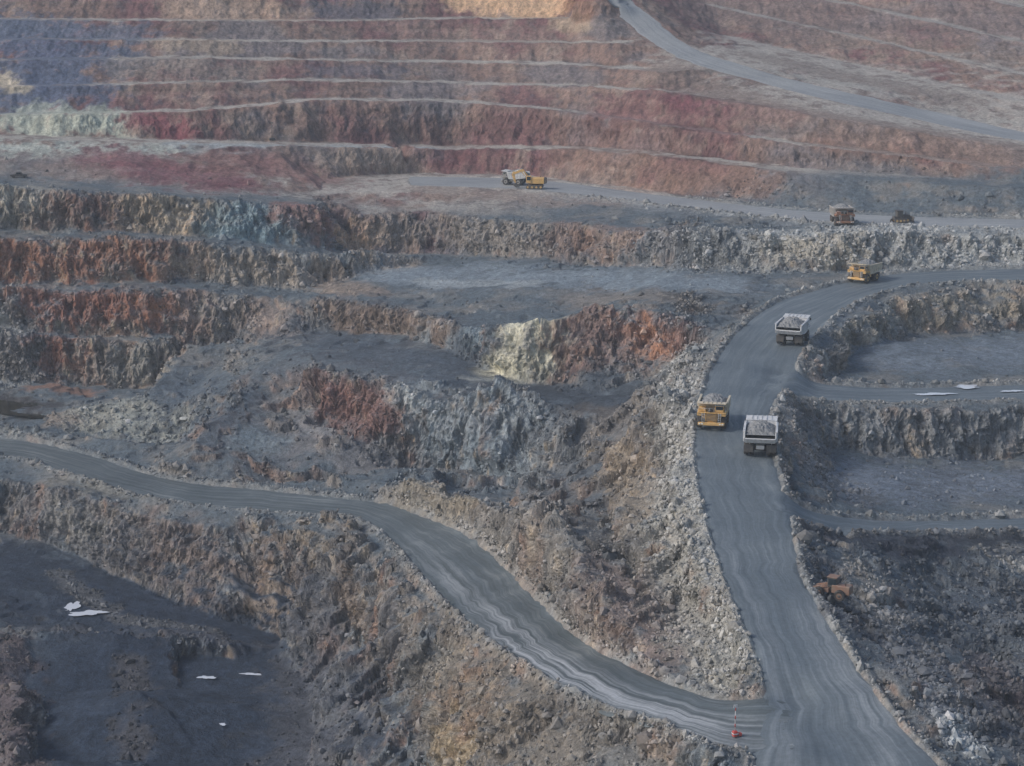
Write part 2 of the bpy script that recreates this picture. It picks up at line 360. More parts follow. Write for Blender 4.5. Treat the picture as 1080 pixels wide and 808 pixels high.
ST=[
([(0,35),(60,60),(40,100)],24,(68,79,102),.88),([(30,30),(130,40)],14,(80,88,106),.75),([(330,12),(400,14)],9,(84,82,92),.8),([(340,75),(420,78)],7,(84,82,92),.7),([(140,70),(240,75)],10,(112,104,101),.6),([(420,30),(560,40)],10,(120,103,96),.5),  # blue strokes: shadow over the upper-left benches, painted into the rock colour
([(488,2),(590,10)],9,(232,190,154),.95),([(490,-4),(590,-2)],8,(232,192,158),.95),([(200,10),(300,18)],12,(154,130,114),.7),([(180,45),(240,46)],8,(146,128,112),.6),([(590,20),(612,30)],5,(158,138,118),.6),([(600,5),(620,15)],5,(122,88,72),.6),  # brightest orange strokes: sunlight on the far rim, painted into the rock colour
([(20,130),(120,130)],9,(150,153,142),.9),([(0,155),(90,158),(200,160)],8,(140,144,140),.9),([(30,118),(130,122)],6,(142,146,138),.8),([(2,84),(20,92)],5,(162,150,134),.9),
([(145,128),(190,136)],6,(114,64,72),.85),([(120,170),(230,190)],15,(102,66,73),.85),([(230,170),(340,190)],14,(113,84,82),.8),([(60,180),(100,185)],8,(115,103,100),.7),
([(720,105),(830,120)],8,(98,57,66),.85),([(640,120),(760,140)],9,(102,70,72),.75),([(880,150),(1060,175)],10,(116,88,78),.6),([(560,130),(700,150)],8,(106,81,78),.6),([(350,172),(430,172)],8,(140,120,107),.8),([(440,135),(520,140)],8,(98,74,73),.6),
([(430,165),(520,172)],6,(98,64,66),.65),([(600,165),(800,195)],9,(112,87,78),.6),([(450,200),(640,215)],9,(114,98,92),.6),([(640,200),(700,200)],6,(122,96,85),.5),
([(780,10),(880,30),(1060,20)],40,(102,88,87),.75,None,'w'),([(900,45),(1060,65)],14,(117,101,92),.5,None,'w'),([(700,75),(830,118),(1060,160)],14,(110,95,90),.75,None,'a',.5),([(800,60),(1000,105)],12,(110,99,95),.65),([(760,75),(900,90),(1060,130)],5,(132,130,128),.5,.2),
([(200,154),(340,160),(450,160)],7,(134,139,144),.9,None,'f'),([(560,196),(900,236),(1080,244)],12,(120,123,128),.6,.15),
([(0,215),(50,225)],8,(136,132,125),.8),
([(60,220),(140,225)],9,(98,72,67),.8,None,'w'),([(150,225),(215,235)],8,(160,144,125),.7,None,'w'),([(240,245),(300,235)],9,(116,138,149),.8,None,'w'),([(310,225),(345,240)],8,(122,84,77),.7),([(358,248),(392,255)],6,(184,150,123),.75,None,'w'),([(410,240),(560,245)],9,(122,115,112),.7,None,'w'),([(600,245),(700,255)],9,(122,101,94),.6),
([(0,270),(90,272),(190,278)],9,(128,86,68),.8,None,'w'),([(200,285),(330,292)],8,(143,130,119),.8,None,'w'),([(60,265),(90,275)],4,(90,66,62),.7,None,'w'),([(380,278),(430,282)],6,(148,128,109),.7),
([(20,320),(110,325),(190,330)],9,(126,80,66),.8,None,'w'),([(200,330),(250,335)],8,(120,112,109),.7,None,'w'),([(150,325),(172,335)],4,(160,108,76),.7,None,'w'),
([(30,375),(95,380)],9,(114,73,61),.85,None,'w'),([(110,380),(250,385)],10,(115,113,110),.8,None,'w'),([(270,335),(310,350)],8,(112,99,94),.8),
([(0,335),(15,395)],9,(116,117,118),.8,.5),([(40,412),(90,412)],5,(124,90,74),.7),([(0,425),(40,432)],8,(52,50,54),.8),([(60,440),(110,440)],5,(128,114,103),.7,.5),
([(110,435),(180,450)],10,(132,133,128),.75,.4),([(195,410),(235,440)],12,(68,77,88),.9,None,'f'),
([(420,290),(640,292),(740,300)],16,(106,116,127),.85,0),([(450,298),(560,300)],5,(138,143,148),.55),([(620,315),(720,320)],9,(106,99,95),.7),([(350,300),(380,310)],8,(121,106,96),.7),
([(760,262),(1080,268)],13,(134,136,138),.8,.5),([(700,258),(760,262)],9,(106,109,114),.8,.4),([(820,268),(900,270)],6,(150,141,128),.5,.5),
([(330,352),(420,375),(480,385)],16,(62,70,81),.9),([(350,325),(470,348)],7,(117,101,92),.8,None,'w'),
([(560,342),(586,365),(575,385),(525,396)],6.5,(184,178,160),.97,0,'a',.5),([(545,352),(560,378)],5,(166,162,148),.9,0,'a',.5),([(498,348),(512,366)],4,(102,115,126),.8),
([(602,345),(604,395)],7,(110,87,83),.8,None,'w'),([(645,350),(700,365)],10,(132,95,82),.78,None,'w'),([(620,345),(660,385)],7,(98,94,98),.6,None,'w'),([(680,350),(700,380)],4,(158,113,88),.6,None,'w'),
([(530,408),(620,418),(660,425)],14,(55,62,72),.9,None,'f'),([(430,398),(480,400)],8,(64,72,83),.9),([(495,400),(560,402)],3,(140,141,137),.6),
([(430,420),(500,440),(590,460)],14,(120,130,140),.75,None,'w'),([(425,408),(432,430)],4,(152,156,158),.7),([(300,400),(380,420)],14,(104,84,79),.7,None,'w'),([(240,455),(300,480)],12,(110,84,75),.6,None,'w'),([(320,450),(400,480)],12,(100,98,101),.7),([(260,460),(280,465)],6,(96,109,119),.6),([(350,420),(395,440)],6,(120,81,73),.6),
([(430,515),(500,525)],7,(132,121,106),.6),([(600,470),(640,520)],12,(78,80,85),.6),([(640,445),(700,480)],9,(102,95,91),.6),([(655,470),(675,550)],6,(142,126,108),.55),
([(560,540),(620,600),(680,660)],14,(114,110,107),.65,.2),([(640,620),(700,680)],9,(120,97,89),.5,.35),
([(722,380),(716,470),(728,560),(752,640),(782,705)],6.5,(142,141,139),.75,.9),([(700,560),(740,660),(780,715)],7,(134,130,124),.6,.55),
([(60,510),(130,520),(280,530)],4,(102,98,91),.6),([(20,530),(120,560),(220,600)],10,(96,94,98),.7,None,'w'),([(180,580),(300,630)],10,(114,96,88),.5,None,'w'),([(60,540),(100,560)],5,(134,132,128),.5,None,'w'),
([(280,620),(300,660)],6,(140,120,99),.5,None,'w'),([(330,560),(360,580)],5,(134,118,100),.6,None,'w'),
([(-60,575),(80,612),(200,648),(280,668)],17,FL,.96,0,'f',.4),([(-60,590),(0,640),(120,648)],14,FL,.96,0,'f',.4),([(60,810),(60,760),(110,700)],24,FL,.97,0,'f',.3),([(200,700),(240,820)],32,FL,.97,0,'f',.3),([(250,690),(290,740)],14,FL,.95,0,'f',.3),
([(143,700),(143,730),(138,808)],4,(80,77,79),.55,.5),([(0,680),(10,808)],7,(90,78,79),.7,.4),([(60,605),(130,655),(230,665)],3,(92,92,94),.6,.6),([(40,670),(230,672)],4,(76,76,82),.6,.4),
([(340,640),(345,808)],13,(76,77,84),.7,.1),([(395,680),(430,790)],8,(54,62,76),.85,0,'f'),([(370,600),(375,680)],4,(130,111,95),.5,None,'w'),([(440,690),(520,760),(600,800)],10,(118,107,95),.6,.2),([(470,770),(490,808)],4,(156,135,104),.5),([(640,800),(700,800)],7,(108,104,100),.6,.3),
([(890,350),(980,325),(1080,318)],7,(135,127,116),.75,.15,'w'),([(940,375),(1080,370)],20,(92,101,113),.9,0,'f'),([(870,385),(880,400)],6,(126,127,129),.7,.7),
([(880,450),(1080,450)],9,(108,112,118),.8,.05,'w'),([(920,510),(1080,510)],18,(90,98,111),.9,.05,'f'),([(830,440),(870,500),(890,530)],8,(108,109,113),.7,.7),([(835,450),(850,470)],4,(146,137,129),.5,.7),
([(875,574),(1100,576)],8,(42,46,57),.92,0,'a',.5),([(900,600),(1080,603)],7,(80,88,97),.8,.3),([(960,660),(1080,650)],14,(72,77,86),.7,.5),([(960,690),(1060,760)],12,(68,69,77),.7,.5),([(1040,700),(1080,740)],8,(66,59,65),.6,.4),([(935,640),(975,720),(1015,780)],6,(96,101,110),.7,.8),([(1060,600),(1080,600)],5,(142,137,131),.6,.8),([(1005,770),(1030,790)],3,(146,152,157),.8,1),([(870,600),(890,660)],5,(74,78,87),.7,.3),([(900,605),(940,650)],4,(138,129,119),.45,.8),
]
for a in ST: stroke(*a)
COL=mix(COL,lin((134,133,132))*(1+0.3*n3[...,None]),np.clip(ring*1.2,0,1)*(0.25+0.3*sstep(0,.3,nw)))
RUB=np.maximum(RUB,ring*0.6)
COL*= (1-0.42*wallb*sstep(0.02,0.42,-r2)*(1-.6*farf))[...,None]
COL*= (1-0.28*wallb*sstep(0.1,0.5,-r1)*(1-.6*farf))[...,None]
COL=np.clip(COL,0.012,0.75)
print('paint',time.time()-T0)
def grid_mesh(name,P,smooth=False):
    nr,nc=P.shape[:2]
    me=bpy.data.meshes.new(name)
    idx=np.arange(nr*nc).reshape(nr,nc)
    q=np.stack([idx[:-1,:-1],idx[:-1,1:],idx[1:,1:],idx[1:,:-1]],-1).reshape(-1,4)
    return raw_mesh(me,P.reshape(-1,3),q,smooth)
def raw_mesh(me,V,q,smooth=False):
    k=q.shape[1]
    me.vertices.add(len(V)); me.vertices.foreach_set('co',np.ascontiguousarray(V,dtype=np.float32).ravel())
    me.loops.add(q.size); me.loops.foreach_set('vertex_index',q.astype(np.int32).ravel())
    me.polygons.add(len(q)); me.polygons.foreach_set('loop_start',np.arange(0,q.size,k,dtype=np.int32))
    me.update(calc_edges=True)
    me.polygons.foreach_set('use_smooth',np.full(len(q),smooth,dtype=bool))
    me.update(); return me
def vcol(me,name,C):
    a=me.attributes.new(name,'FLOAT_COLOR','POINT')
    C4=np.ones((len(C),4),np.float32); C4[:,:3]=C; a.data.foreach_set('color',C4.ravel())
def vflt(me,name,C):
    a=me.attributes.new(name,'FLOAT','POINT'); a.data.foreach_set('value',np.ascontiguousarray(C,dtype=np.float32).ravel())
def link(name,me):
    o=bpy.data.objects.new(name,me); scene.collection.objects.link(o); return o
# ---------------------------------------------------------------- materials
def newmat(name):
    m=bpy.data.materials.new(name); m.use_nodes=True; nt=m.node_tree
    return m,nt,nt.nodes,nt.links,nt.nodes['Principled BSDF']
def mathn(nt,op,a,b=None):
    n=nt.nodes.new('ShaderNodeMath'); n.operation=op
    for i,x in enumerate((a,b)):
        if x is None: continue
        if isinstance(x,(int,float)): n.inputs[i].default_value=x
        else: nt.links.new(x,n.inputs[i])
    return n.outputs[0]
def noise(nt,vec,scale,detail=6,rough=.6):
    n=nt.nodes.new('ShaderNodeTexNoise'); n.inputs['Scale'].default_value=scale; n.inputs['Detail'].default_value=detail; n.inputs['Roughness'].default_value=rough
    if vec is not None: nt.links.new(vec,n.inputs['Vector'])
    return n.outputs['Fac']
def maprange(nt,v,a,b,c,d):
    n=nt.nodes.new('ShaderNodeMapRange'); nt.links.new(v,n.inputs['Value'])
    for k,x in zip(('From Min','From Max','To Min','To Max'),(a,b,c,d)): n.inputs[k].default_value=x
    return n.outputs['Result']
def vscale(nt,col,f):
    n=nt.nodes.new('ShaderNodeVectorMath'); n.operation='SCALE'; nt.links.new(col,n.inputs[0]); nt.links.new(f,n.inputs['Scale']); return n.outputs[0]
def rockmat(name,rock=False):
    m,nt,N,Lk,B=newmat(name)
    at=N.new('ShaderNodeAttribute'); at.attribute_name='Col'
    B.inputs['Roughness'].default_value=0.92; B.inputs['Specular IOR Level'].default_value=0.25
    tc=N.new('ShaderNodeTexCoord').outputs['Object']
    if rock:
        a=noise(nt,tc,2.0,3,.7)
        Lk.new(vscale(nt,at.outputs['Color'],maprange(nt,a,.3,.7,.75,1.25)),B.inputs['Base Color']); return m
    mp=N.new('ShaderNodeMapping'); mp.inputs['Scale'].default_value=(1,1,.45); Lk.new(tc,mp.inputs[0])
    a=noise(nt,mp.outputs[0],0.8,6,.72); b=noise(nt,tc,2.6,3,.7)
    f=mathn(nt,'MULTIPLY',maprange(nt,a,.3,.7,.56,1.44),maprange(nt,b,.3,.7,.72,1.28))
    c=vscale(nt,at.outputs['Color'],f)
    Lk.new(c,B.inputs['Base Color'])
    bp=N.new('ShaderNodeBump'); bp.inputs['Strength'].default_value=0.9; bp.inputs['Distance'].default_value=0.65
    hgt=mathn(nt,'ADD',a,mathn(nt,'MULTIPLY',b,0.4)); Lk.new(hgt,bp.inputs['Height']); Lk.new(bp.outputs[0],B.inputs['Normal'])
    return m
M_T=rockmat('pit_rock_material')
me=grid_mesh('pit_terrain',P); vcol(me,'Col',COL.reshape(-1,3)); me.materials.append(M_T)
terrain=link('pit_terrain',me)
# ---------------------------------------------------------------- rubble (one object)
wt=RUB*area*np.where((np.abs(SC)<.32)&(Y>205)&(Y<620)&(mb<0.55),1,0)*(380/Y)
pr=wt.ravel(); pr=pr/pr.sum()
NRK=82000
ids=rng.choice(len(pr),NRK,p=pr)
g=(1+5**.5)/2
IV=np.array([(-1,g,0),(1,g,0),(-1,-g,0),(1,-g,0),(0,-1,g),(0,1,g),(0,-1,-g),(0,1,-g),(g,0,-1),(g,0,1),(-g,0,-1),(-g,0,1)],float); IV/=np.linalg.norm(IV[0])
IF=np.array([(0,11,5),(0,5,1),(0,1,7),(0,7,10),(0,10,11),(1,5,9),(5,11,4),(11,10,2),(10,7,6),(7,1,8),(3,9,4),(3,4,2),(3,2,6),(3,6,8),(3,8,9),(4,9,5),(2,4,11),(6,2,10),(8,6,7),(9,8,1)])
Pc=P.reshape(-1,3)[ids]+rng.normal(0,.3,(NRK,3))*np.array([1,1,0])
sz=np.exp(rng.normal(-1.68,.58,NRK)).clip(.08,1.4)*(1+0.25*sstep(350,520,Pc[:,1]))
RV=IV[None]*rng.uniform(.6,1.3,(NRK,12,1))*sz[:,None,None]*rng.uniform(.6,1.25,(NRK,1,3))
RV=RV+Pc[:,None,:]+np.array([0,0,1])*(sz*.1)[:,None,None]
RFc=(IF[None]+12*np.arange(NRK)[:,None,None]).reshape(-1,3)
rc=COL.reshape(-1,3)[ids]; gm=rc.mean(1,keepdims=True)
rc=(rc*.65+gm*.35)*rng.uniform(.65,1.5,(NRK,1)); rc=np.clip(rc,.02,.5)
me=raw_mesh(bpy.data.meshes.new('rubble_rocks'),RV.reshape(-1,3),RFc); vcol(me,'Col',np.repeat(rc,12,axis=0)); me.materials.append(rockmat('rubble_material',True))
link('rubble_rocks',me)
# ---------------------------------------------------------------- roads
def roadmat(name,c1,c2,c3,wet=.0):
    m,nt,N,Lk,B=newmat(name)
    ax=N.new('ShaderNodeAttribute'); ax.attribute_name='across'; al=N.new('ShaderNodeAttribute'); al.attribute_name='along'; pa=N.new('ShaderNodeAttribute'); pa.attribute_name='pale'
    tc=N.new('ShaderNodeTexCoord').outputs['Object']
    wob=mathn(nt,'MULTIPLY',noise(nt,tc,.03,2,.5),4.5)
    cb=N.new('ShaderNodeCombineXYZ'); Lk.new(mathn(nt,'ADD',ax.outputs['Fac'],wob),cb.inputs[0]); Lk.new(mathn(nt,'MULTIPLY',al.outputs['Fac'],.035),cb.inputs[1])
    a=noise(nt,cb.outputs[0],0.65,6,.66); b=noise(nt,tc,.07,5,.6); c=noise(nt,tc,1.4,5,.7)
    cr=N.new('ShaderNodeValToRGB'); Lk.new(mathn(nt,'ADD',mathn(nt,'MULTIPLY',a,.5),mathn(nt,'MULTIPLY',b,.5)),cr.inputs[0])
    e=cr.color_ramp.elements; e[0].position=.38; e[0].color=(*lin(c1),1); e[1].position=.68; e[1].color=(*lin(c3),1)
    k=e.new(.54); k.color=(*lin(c2),1)
    base=vscale(nt,cr.outputs[0],maprange(nt,c,.3,.7,.82,1.18))
    pf=mathn(nt,'MULTIPLY',mathn(nt,'MULTIPLY',pa.outputs['Fac'],maprange(nt,a,.42,.60,0,1)),maprange(nt,c,.3,.6,.6,1))
    mx=N.new('ShaderNodeMix'); mx.data_type='RGBA'; Lk.new(pf,mx.inputs[0]); Lk.new(base,mx.inputs[6]); mx.inputs[7].default_value=(.46,.48,.5,1)
    Lk.new(mx.outputs[2],B.inputs['Base Color'])
    Lk.new(maprange(nt,a,.4,.62,.8,.5-wet),B.inputs['Roughness']); B.inputs['Specular IOR Level'].default_value=.35+wet
    bp=N.new('ShaderNodeBump'); bp.inputs['Strength'].default_value=.45; bp.inputs['Distance'].default_value=.2
    Lk.new(mathn(nt,'ADD',a,mathn(nt,'MULTIPLY',c,.4)),bp.inputs['Height']); Lk.new(bp.outputs[0],B.inputs['Normal'])
    return m
RMAT=roadmat('haul_road_gravel',(68,77,86),(82,90,98),(106,112,118),.03)
RMAT2=roadmat('ramp_gravel',(56,64,69),(72,79,84),(108,112,115),.15)
RMATF=roadmat('far_road_gravel',(104,107,113),(118,120,124),(132,133,136))
NAC=26
for k,g in ROADGEO.items():
    n=len(g); A=g[:,3:6]; Bp=g[:,6:9]
    wid=np.linalg.norm((A-Bp)[:,:2],axis=1)
    dd=np.concatenate([[0],np.cumsum(np.linalg.norm(np.diff((A+Bp)/2,axis=0)[:,:2],axis=1))])
    f=np.linspace(0,1,NAC)[None,:]
    ja=(fbm(dd/5,dd*0+3,dd*0+len(k),4,.6)*2.0)/wid; jb=(fbm(dd/5,dd*0+13,dd*0+len(k),4,.6)*2.0)/wid
    ff=f*(1+jb+.02)[:,None]+(1-f)*(ja-.02)[:,None]
    xy=A[:,None,:2]*(1-ff[...,None])+Bp[:,None,:2]*ff[...,None]
    zr=samp(H,xy[...,0]/xy[...,1],np.log(xy[...,1]))
    zr=zr+0.03+{'main':.03,'ramp':.0,'ring':.01,'lower':.02}.get(k,0)
    zr+=0.07*fbm((f-.5)*wid[:,None]*1.1,np.broadcast_to(dd[:,None]/14,ff.shape),ff*0,3)
    zr-=0.25*sstep(.06,0,np.minimum(f,1-f))*np.ones_like(zr)
    RP=np.concatenate([xy,zr[...,None]],-1)
    me=grid_mesh('haul_road',RP,smooth=True)
    if me.polygons[len(me.polygons)//2].normal.z<0: me.flip_normals()
    vflt(me,'across',np.broadcast_to((f-.5)*wid.mean(),ff.shape)); vflt(me,'along',np.broadcast_to(dd[:,None],ff.shape))
    yc=((A+Bp)/2)[:,1][:,None]
    if k=='ramp': pale=sstep(.3,.6,f)*sstep(1.0,.85,f)*sstep(335,300,yc)*sstep(243,258,yc)+.45*sstep(.45,.6,f)*sstep(.9,.7,f)*sstep(300,330,yc)*sstep(400,350,yc)
    elif k=='main': pale=.3*sstep(.5,.8,f)*sstep(300,270,yc)+.2*sstep(.0,.2,f)*sstep(.4,.2,f)*sstep(330,300,yc)+0*yc
    else: pale=0*f*yc
    vflt(me,'pale',np.broadcast_to(pale,ff.shape))
    me.materials.append(RMAT2 if k in('ramp',) else RMATF if k in('upper','bench') else RMAT)
    link('haul_road',me)
print('roads',time.time()-T0)
# ---------------------------------------------------------------- machine building kit
def paint(name,col,rough=.55,dirt=.45,dcol=(120,112,104),metal=0):
    m,nt,N,Lk,B=newmat(name); tc=N.new('ShaderNodeTexCoord').outputs['Object']
    a=noise(nt,tc,1.3,6,.65)
    mx=N.new('ShaderNodeMix'); mx.data_type='RGBA'; mx.inputs[6].default_value=(*col,1); mx.inputs[7].default_value=(*(lin(dcol)/GAIN*1.2),1)
    Lk.new(maprange(nt,a,.4,.68,0.05,dirt*1.6),mx.inputs[0]); Lk.new(mx.outputs[2],B.inputs['Base Color'])
    B.inputs['Roughness'].default_value=rough; B.inputs['Metallic'].default_value=metal
    return m
MY=paint('machine_yellow',(.74,.45,.15),.6,.4,(150,130,100)); MW=paint('dump_body_white',(.66,.68,.70),.5,.3); MB_=paint('dump_body_grey',(.42,.41,.40),.6,.4); MC=paint('dump_body_cream',(.68,.6,.46),.6,.4,(140,130,115))
MK=paint('tyre_rubber',(.022,.022,.025),.9,.5,(90,88,88)); MD=paint('dark_steel',(.05,.05,.055),.6,.35); MO=paint('machine_orange',(.34,.13,.06),.6,.6); MBR=paint('machine_brown',(.24,.13,.09),.6,.5); MR=paint('red_paint',(.5,.04,.03),.5,.2)
MG,_,_,_,b=newmat('cab_glass'); b.inputs['Base Color'].default_value=(.02,.03,.04,1); b.inputs['Roughness'].default_value=.08
ML,_,_,_,b=newmat('lamp_glass'); b.inputs['Base Color'].default_value=(.8,.8,.75,1); b.inputs['Roughness'].default_value=.2
MLOAD=paint('ore_load',(.26,.27,.28),.95,.6,(90,92,98))
class Rig:
    def __init__(s,name,loc,head,pitch=0,sc=1):
        s.e=bpy.data.objects.new(name,None); s.e.empty_display_size=1; scene.collection.objects.link(s.e)
        s.e.location=loc; s.e.rotation_euler=(0,-pitch,head); s.e.scale=(sc,sc,sc)
    def _add(s,name,bm,mat,bevel=0,smooth=False):
        if bevel>0: bmesh.ops.bevel(bm,geom=bm.edges[:],offset=bevel,segments=1,affect='EDGES')
        bmesh.ops.recalc_face_normals(bm,faces=bm.faces[:])
        me=bpy.data.meshes.new(name); bm.to_mesh(me); bm.free(); me.materials.append(mat)
        if smooth:
            for p in me.polygons: p.use_smooth=len(p.vertices)==4
        o=bpy.data.objects.new(name,me); scene.collection.objects.link(o); o.parent=s.e; return o
    def box(s,name,x0,x1,y0,y1,z0,z1,mat,bevel=.05):
        bm=bmesh.new(); bmesh.ops.create_cube(bm,size=1)
        for v in bm.verts: v.co=Vector(((x0+x1)/2+v.co.x*(x1-x0),(y0+y1)/2+v.co.y*(y1-y0),(z0+z1)/2+v.co.z*(z1-z0)))
        return s._add(name,bm,mat,min(bevel,.3*min(x1-x0,y1-y0,z1-z0)))
    def prism(s,name,prof,y0,y1,mat,bevel=.04):
        bm=bmesh.new(); a=[bm.verts.new((x,y0,z)) for x,z in prof]; b=[bm.verts.new((x,y1,z)) for x,z in prof]
        bm.faces.new(a); bm.faces.new(b[::-1]); n=len(prof)
        for i in range(n): bm.faces.new((a[i],b[i],b[(i+1)%n],a[(i+1)%n]))
        return s._add(name,bm,mat,bevel)
    def rod(s,name,p,q,r,mat,seg=8,r2=None):
        p=Vector(p);q=Vector(q); bm=bmesh.new(); bmesh.ops.create_cone(bm,cap_ends=True,segments=seg,radius1=r,radius2=r if r2 is None else r2,depth=(q-p).length)
        rot=(q-p).to_track_quat('Z','Y').to_matrix().to_4x4(); bmesh.ops.transform(bm,matrix=Matrix.Translation((p+q)/2)@rot,verts=bm.verts[:])
        return s._add(name,bm,mat,0,True)
    def wheel(s,name,x,y,r,w,hub):
        bm=bmesh.new(); seg=28
        prof=[(-w/2,r*.55),(-w/2,r*.88),(-w*.36,r*.985),(0,r),(w*.36,r*.985),(w/2,r*.88),(w/2,r*.55)]
        rings=[]
        for i in range(seg):
            a=2*math.pi*i/seg; k=1 if i%2 else .965
            rings.append([bm.verts.new((x+math.cos(a)*rr*(k if rr>r*.9 else 1),y+yy,r+math.sin(a)*rr*(k if rr>r*.9 else 1))) for yy,rr in prof])
        for i in range(seg):
            A=rings[i];B=rings[(i+1)%seg]
            for j in range(len(prof)-1): bm.faces.new((A[j],B[j],B[j+1],A[j+1]))
        s._add(name,bm,MK)
        sg=1 if y>0 else -1
        s.rod(name+'_rim',(x,y-w*.4,r),(x,y+w*.4,r),r*.57,hub,18)
        s.rod(name+'_hub',(x,y+sg*w*.3,r),(x,y+sg*w*.56,r),r*.26,MD,12)
def rocks_mound(s,name,x0,x1,hy,z0,hgt,seed):
    bm=bmesh.new(); nx,ny=22,16; rr=random.Random(seed); vs=[]
    for i in range(nx+1):
        for j in range(ny+1):
            fx=i/nx*2-1; fy=j/ny*2-1; e=max(0,1-abs(fx)**2.4)*max(0,1-abs(fy)**2.2)
            vs.append(bm.verts.new(((x0+x1)/2+fx*(x1-x0)/2,fy*hy,z0+hgt*e+(rr.uniform(-.2,.25) if e>0.02 else 0))))
    for i in range(nx):
        for j in range(ny):
            a=i*(ny+1)+j; bm.faces.new((vs[a],vs[a+ny+1],vs[a+ny+2],vs[a+1]))
    s._add(name,bm,MLOAD)
def haul_truck(loc,head,main,body,seed,pitch=0,loaded=True,sc=.92):
    s=Rig('haul_truck',loc,head,pitch,sc)
    for y in(-2.75,2.75): s.wheel('front_wheel',3.3,y,1.5,1.05,main)
    for y in(-2.85,-1.7,1.7,2.85): s.wheel('rear_wheel',-2.7,y,1.5,1.0,main)
    s.box('frame',-4.2,5.0,-.85,.85,1.5,2.3,main); s.rod('rear_axle',(-2.7,-1.5,1.5),(-2.7,1.5,1.5),.6,MD,12)
    s.box('front_axle',3.0,3.6,-2.2,2.2,1.2,1.7,MD)
    s.box('fuel_tank',-.6,1.2,1.2,2.4,1.5,2.6,main,.2); s.box('hydraulic_tank',-.6,1.0,-2.4,-1.2,1.5,2.5,main,.2)
    s.box('hood',3.2,5.1,-1.35,1.35,2.0,3.95,main,.1)
    s.box('radiator_grille',5.08,5.2,-1.15,1.15,2.15,3.75,MD,.02)
    for i in range(5): s.box('grille_slat',5.18,5.26,-1.1,1.1,2.3+i*.3,2.38+i*.3,main,.01)
    s.box('front_bumper',5.0,5.6,-3.0,3.0,1.15,1.85,main,.1)
    for y in(-2.6,-2.0,2.0,2.6): s.box('headlight',5.58,5.68,y-.2,y+.2,1.4,1.7,ML,.02)
    s.box('deck',2.7,5.35,-3.25,3.25,3.95,4.12,main,.04)
    for y in(-2.75,2.75): s.prism('fender',[(2.0,3.2),(2.3,3.95),(5.2,3.95),(5.2,3.3),(5.0,3.6),(2.5,3.6)],y-.5,y+.5,main,.03)
    for y in(-2.1,1.6):
        for dy in(0,.55): s.rod('ladder_rail',(5.6,y+dy,1.8),(5.3,y+dy,4.1),.05,MW,6)
        for i in range(5): s.rod('ladder_step',(5.58-.06*i,y,2.0+.42*i),(5.58-.06*i,y+.55,2.0+.42*i),.04,MW,6)
    s.box('cab',3.1,4.9,.75,2.75,4.13,5.65,main,.12); s.box('cab_roof',3.0,5.05,.65,2.85,5.66,5.78,MW,.03)
    s.box('windscreen',4.88,4.94,.92,2.58,4.75,5.5,MG,.01); s.box('side_window',3.4,4.7,2.73,2.78,4.75,5.5,MG,.01); s.box('side_window',3.4,4.7,.72,.77,4.75,5.5,MG,.01)
    s.box('electrical_cabinet',3.1,4.6,-2.9,-1.3,4.13,5.1,main,.08); s.rod('air_filter',(4.9,-.9,4.5),(4.9,.3,4.5),.32,MD,12)
    for y in(-3.15,3.15): 
        s.rod('handrail',(3.0,y,5.1),(5.25,y,5.1),.04,MW,6)
        for x in(3.0,4.1,5.25): s.rod('rail_post',(x,y,4.1),(x,y,5.1),.035,MW,6)
    s.rod('front_rail',(5.27,-3.15,5.1),(5.27,.6,5.1),.04,MW,6)
    for y in (-1.6,-.5,.6): s.rod('front_rail_post',(5.27,y,4.1),(5.27,y,5.1),.035,MW,6)
    for y in(-3.1,3.1): s.rod('mirror_arm',(5.2,y,4.8),(5.5,y*1.04,5.2),.04,MD,6); s.box('mirror',5.45,5.55,y*1.04-.2,y*1.04+.2,5.0,5.6,MD,.03)
    prof=[(-6.3,4.3),(-5.6,3.35),(-1.0,2.75),(1.9,2.85),(2.75,5.85),(2.3,5.95),(-5.9,5.75)]
    for sg in(-1,1):
        y0,y1=sorted((sg*3.05,sg*3.3)); s.prism('body_side',prof,y0,y1,body,.03)
        for i,x in enumerate((-5.0,-3.6,-2.2,-.8,.6,1.7)):
            a,b=sorted((sg*3.3,sg*3.48)); s.box('body_rib',x-.13,x+.13,a,b,3.45,5.6,body,.03)
        a,b=sorted((sg*3.3,sg*3.52)); s.box('body_top_rail',-5.9,2.4,a,b,5.55,5.82,body,.04)
        s.box('mud_flap',-4.5,-4.4,*sorted((sg*1.4,sg*3.3)),1.0,2.6,MD,.01)
    s.prism('body_floor',[(-6.45,4.2),(-5.6,3.2),(-1.0,2.6),(2.0,2.7),(2.0,3.0),(-1.0,2.9),(-5.5,3.5),(-6.35,4.4)],-3.04,3.04,body,.03)
    s.prism('body_front_wall',[(1.8,2.9),(2.05,2.9),(2.95,5.85),(2.7,5.85)],-3.04,3.04,body,.02)
    s.prism('canopy',[(2.7,5.86),(5.5,6.15),(5.5,6.32),(2.6,6.05)],-3.25,3.25,body,.03)
    for y in(-2,-1,0,1,2): s.prism('canopy_rib',[(2.9,6.10),(5.3,6.34),(5.3,6.44),(2.9,6.22)],y-.08,y+.08,body,.01)
    for y in(-1,1): s.rod('hoist_cylinder',(0.2,y*1.0,2.0),(-1.0,y*1.0,2.7),.18,MW,10)
    for y in(-2.2,2.2): s.box('tail_light',-4.32,-4.2,y-.2,y+.2,2.0,2.2,MR,.02)
    if loaded: rocks_mound(s,'ore_load',-6.0,2.75,3.03,5.0,1.75,seed)
    return s
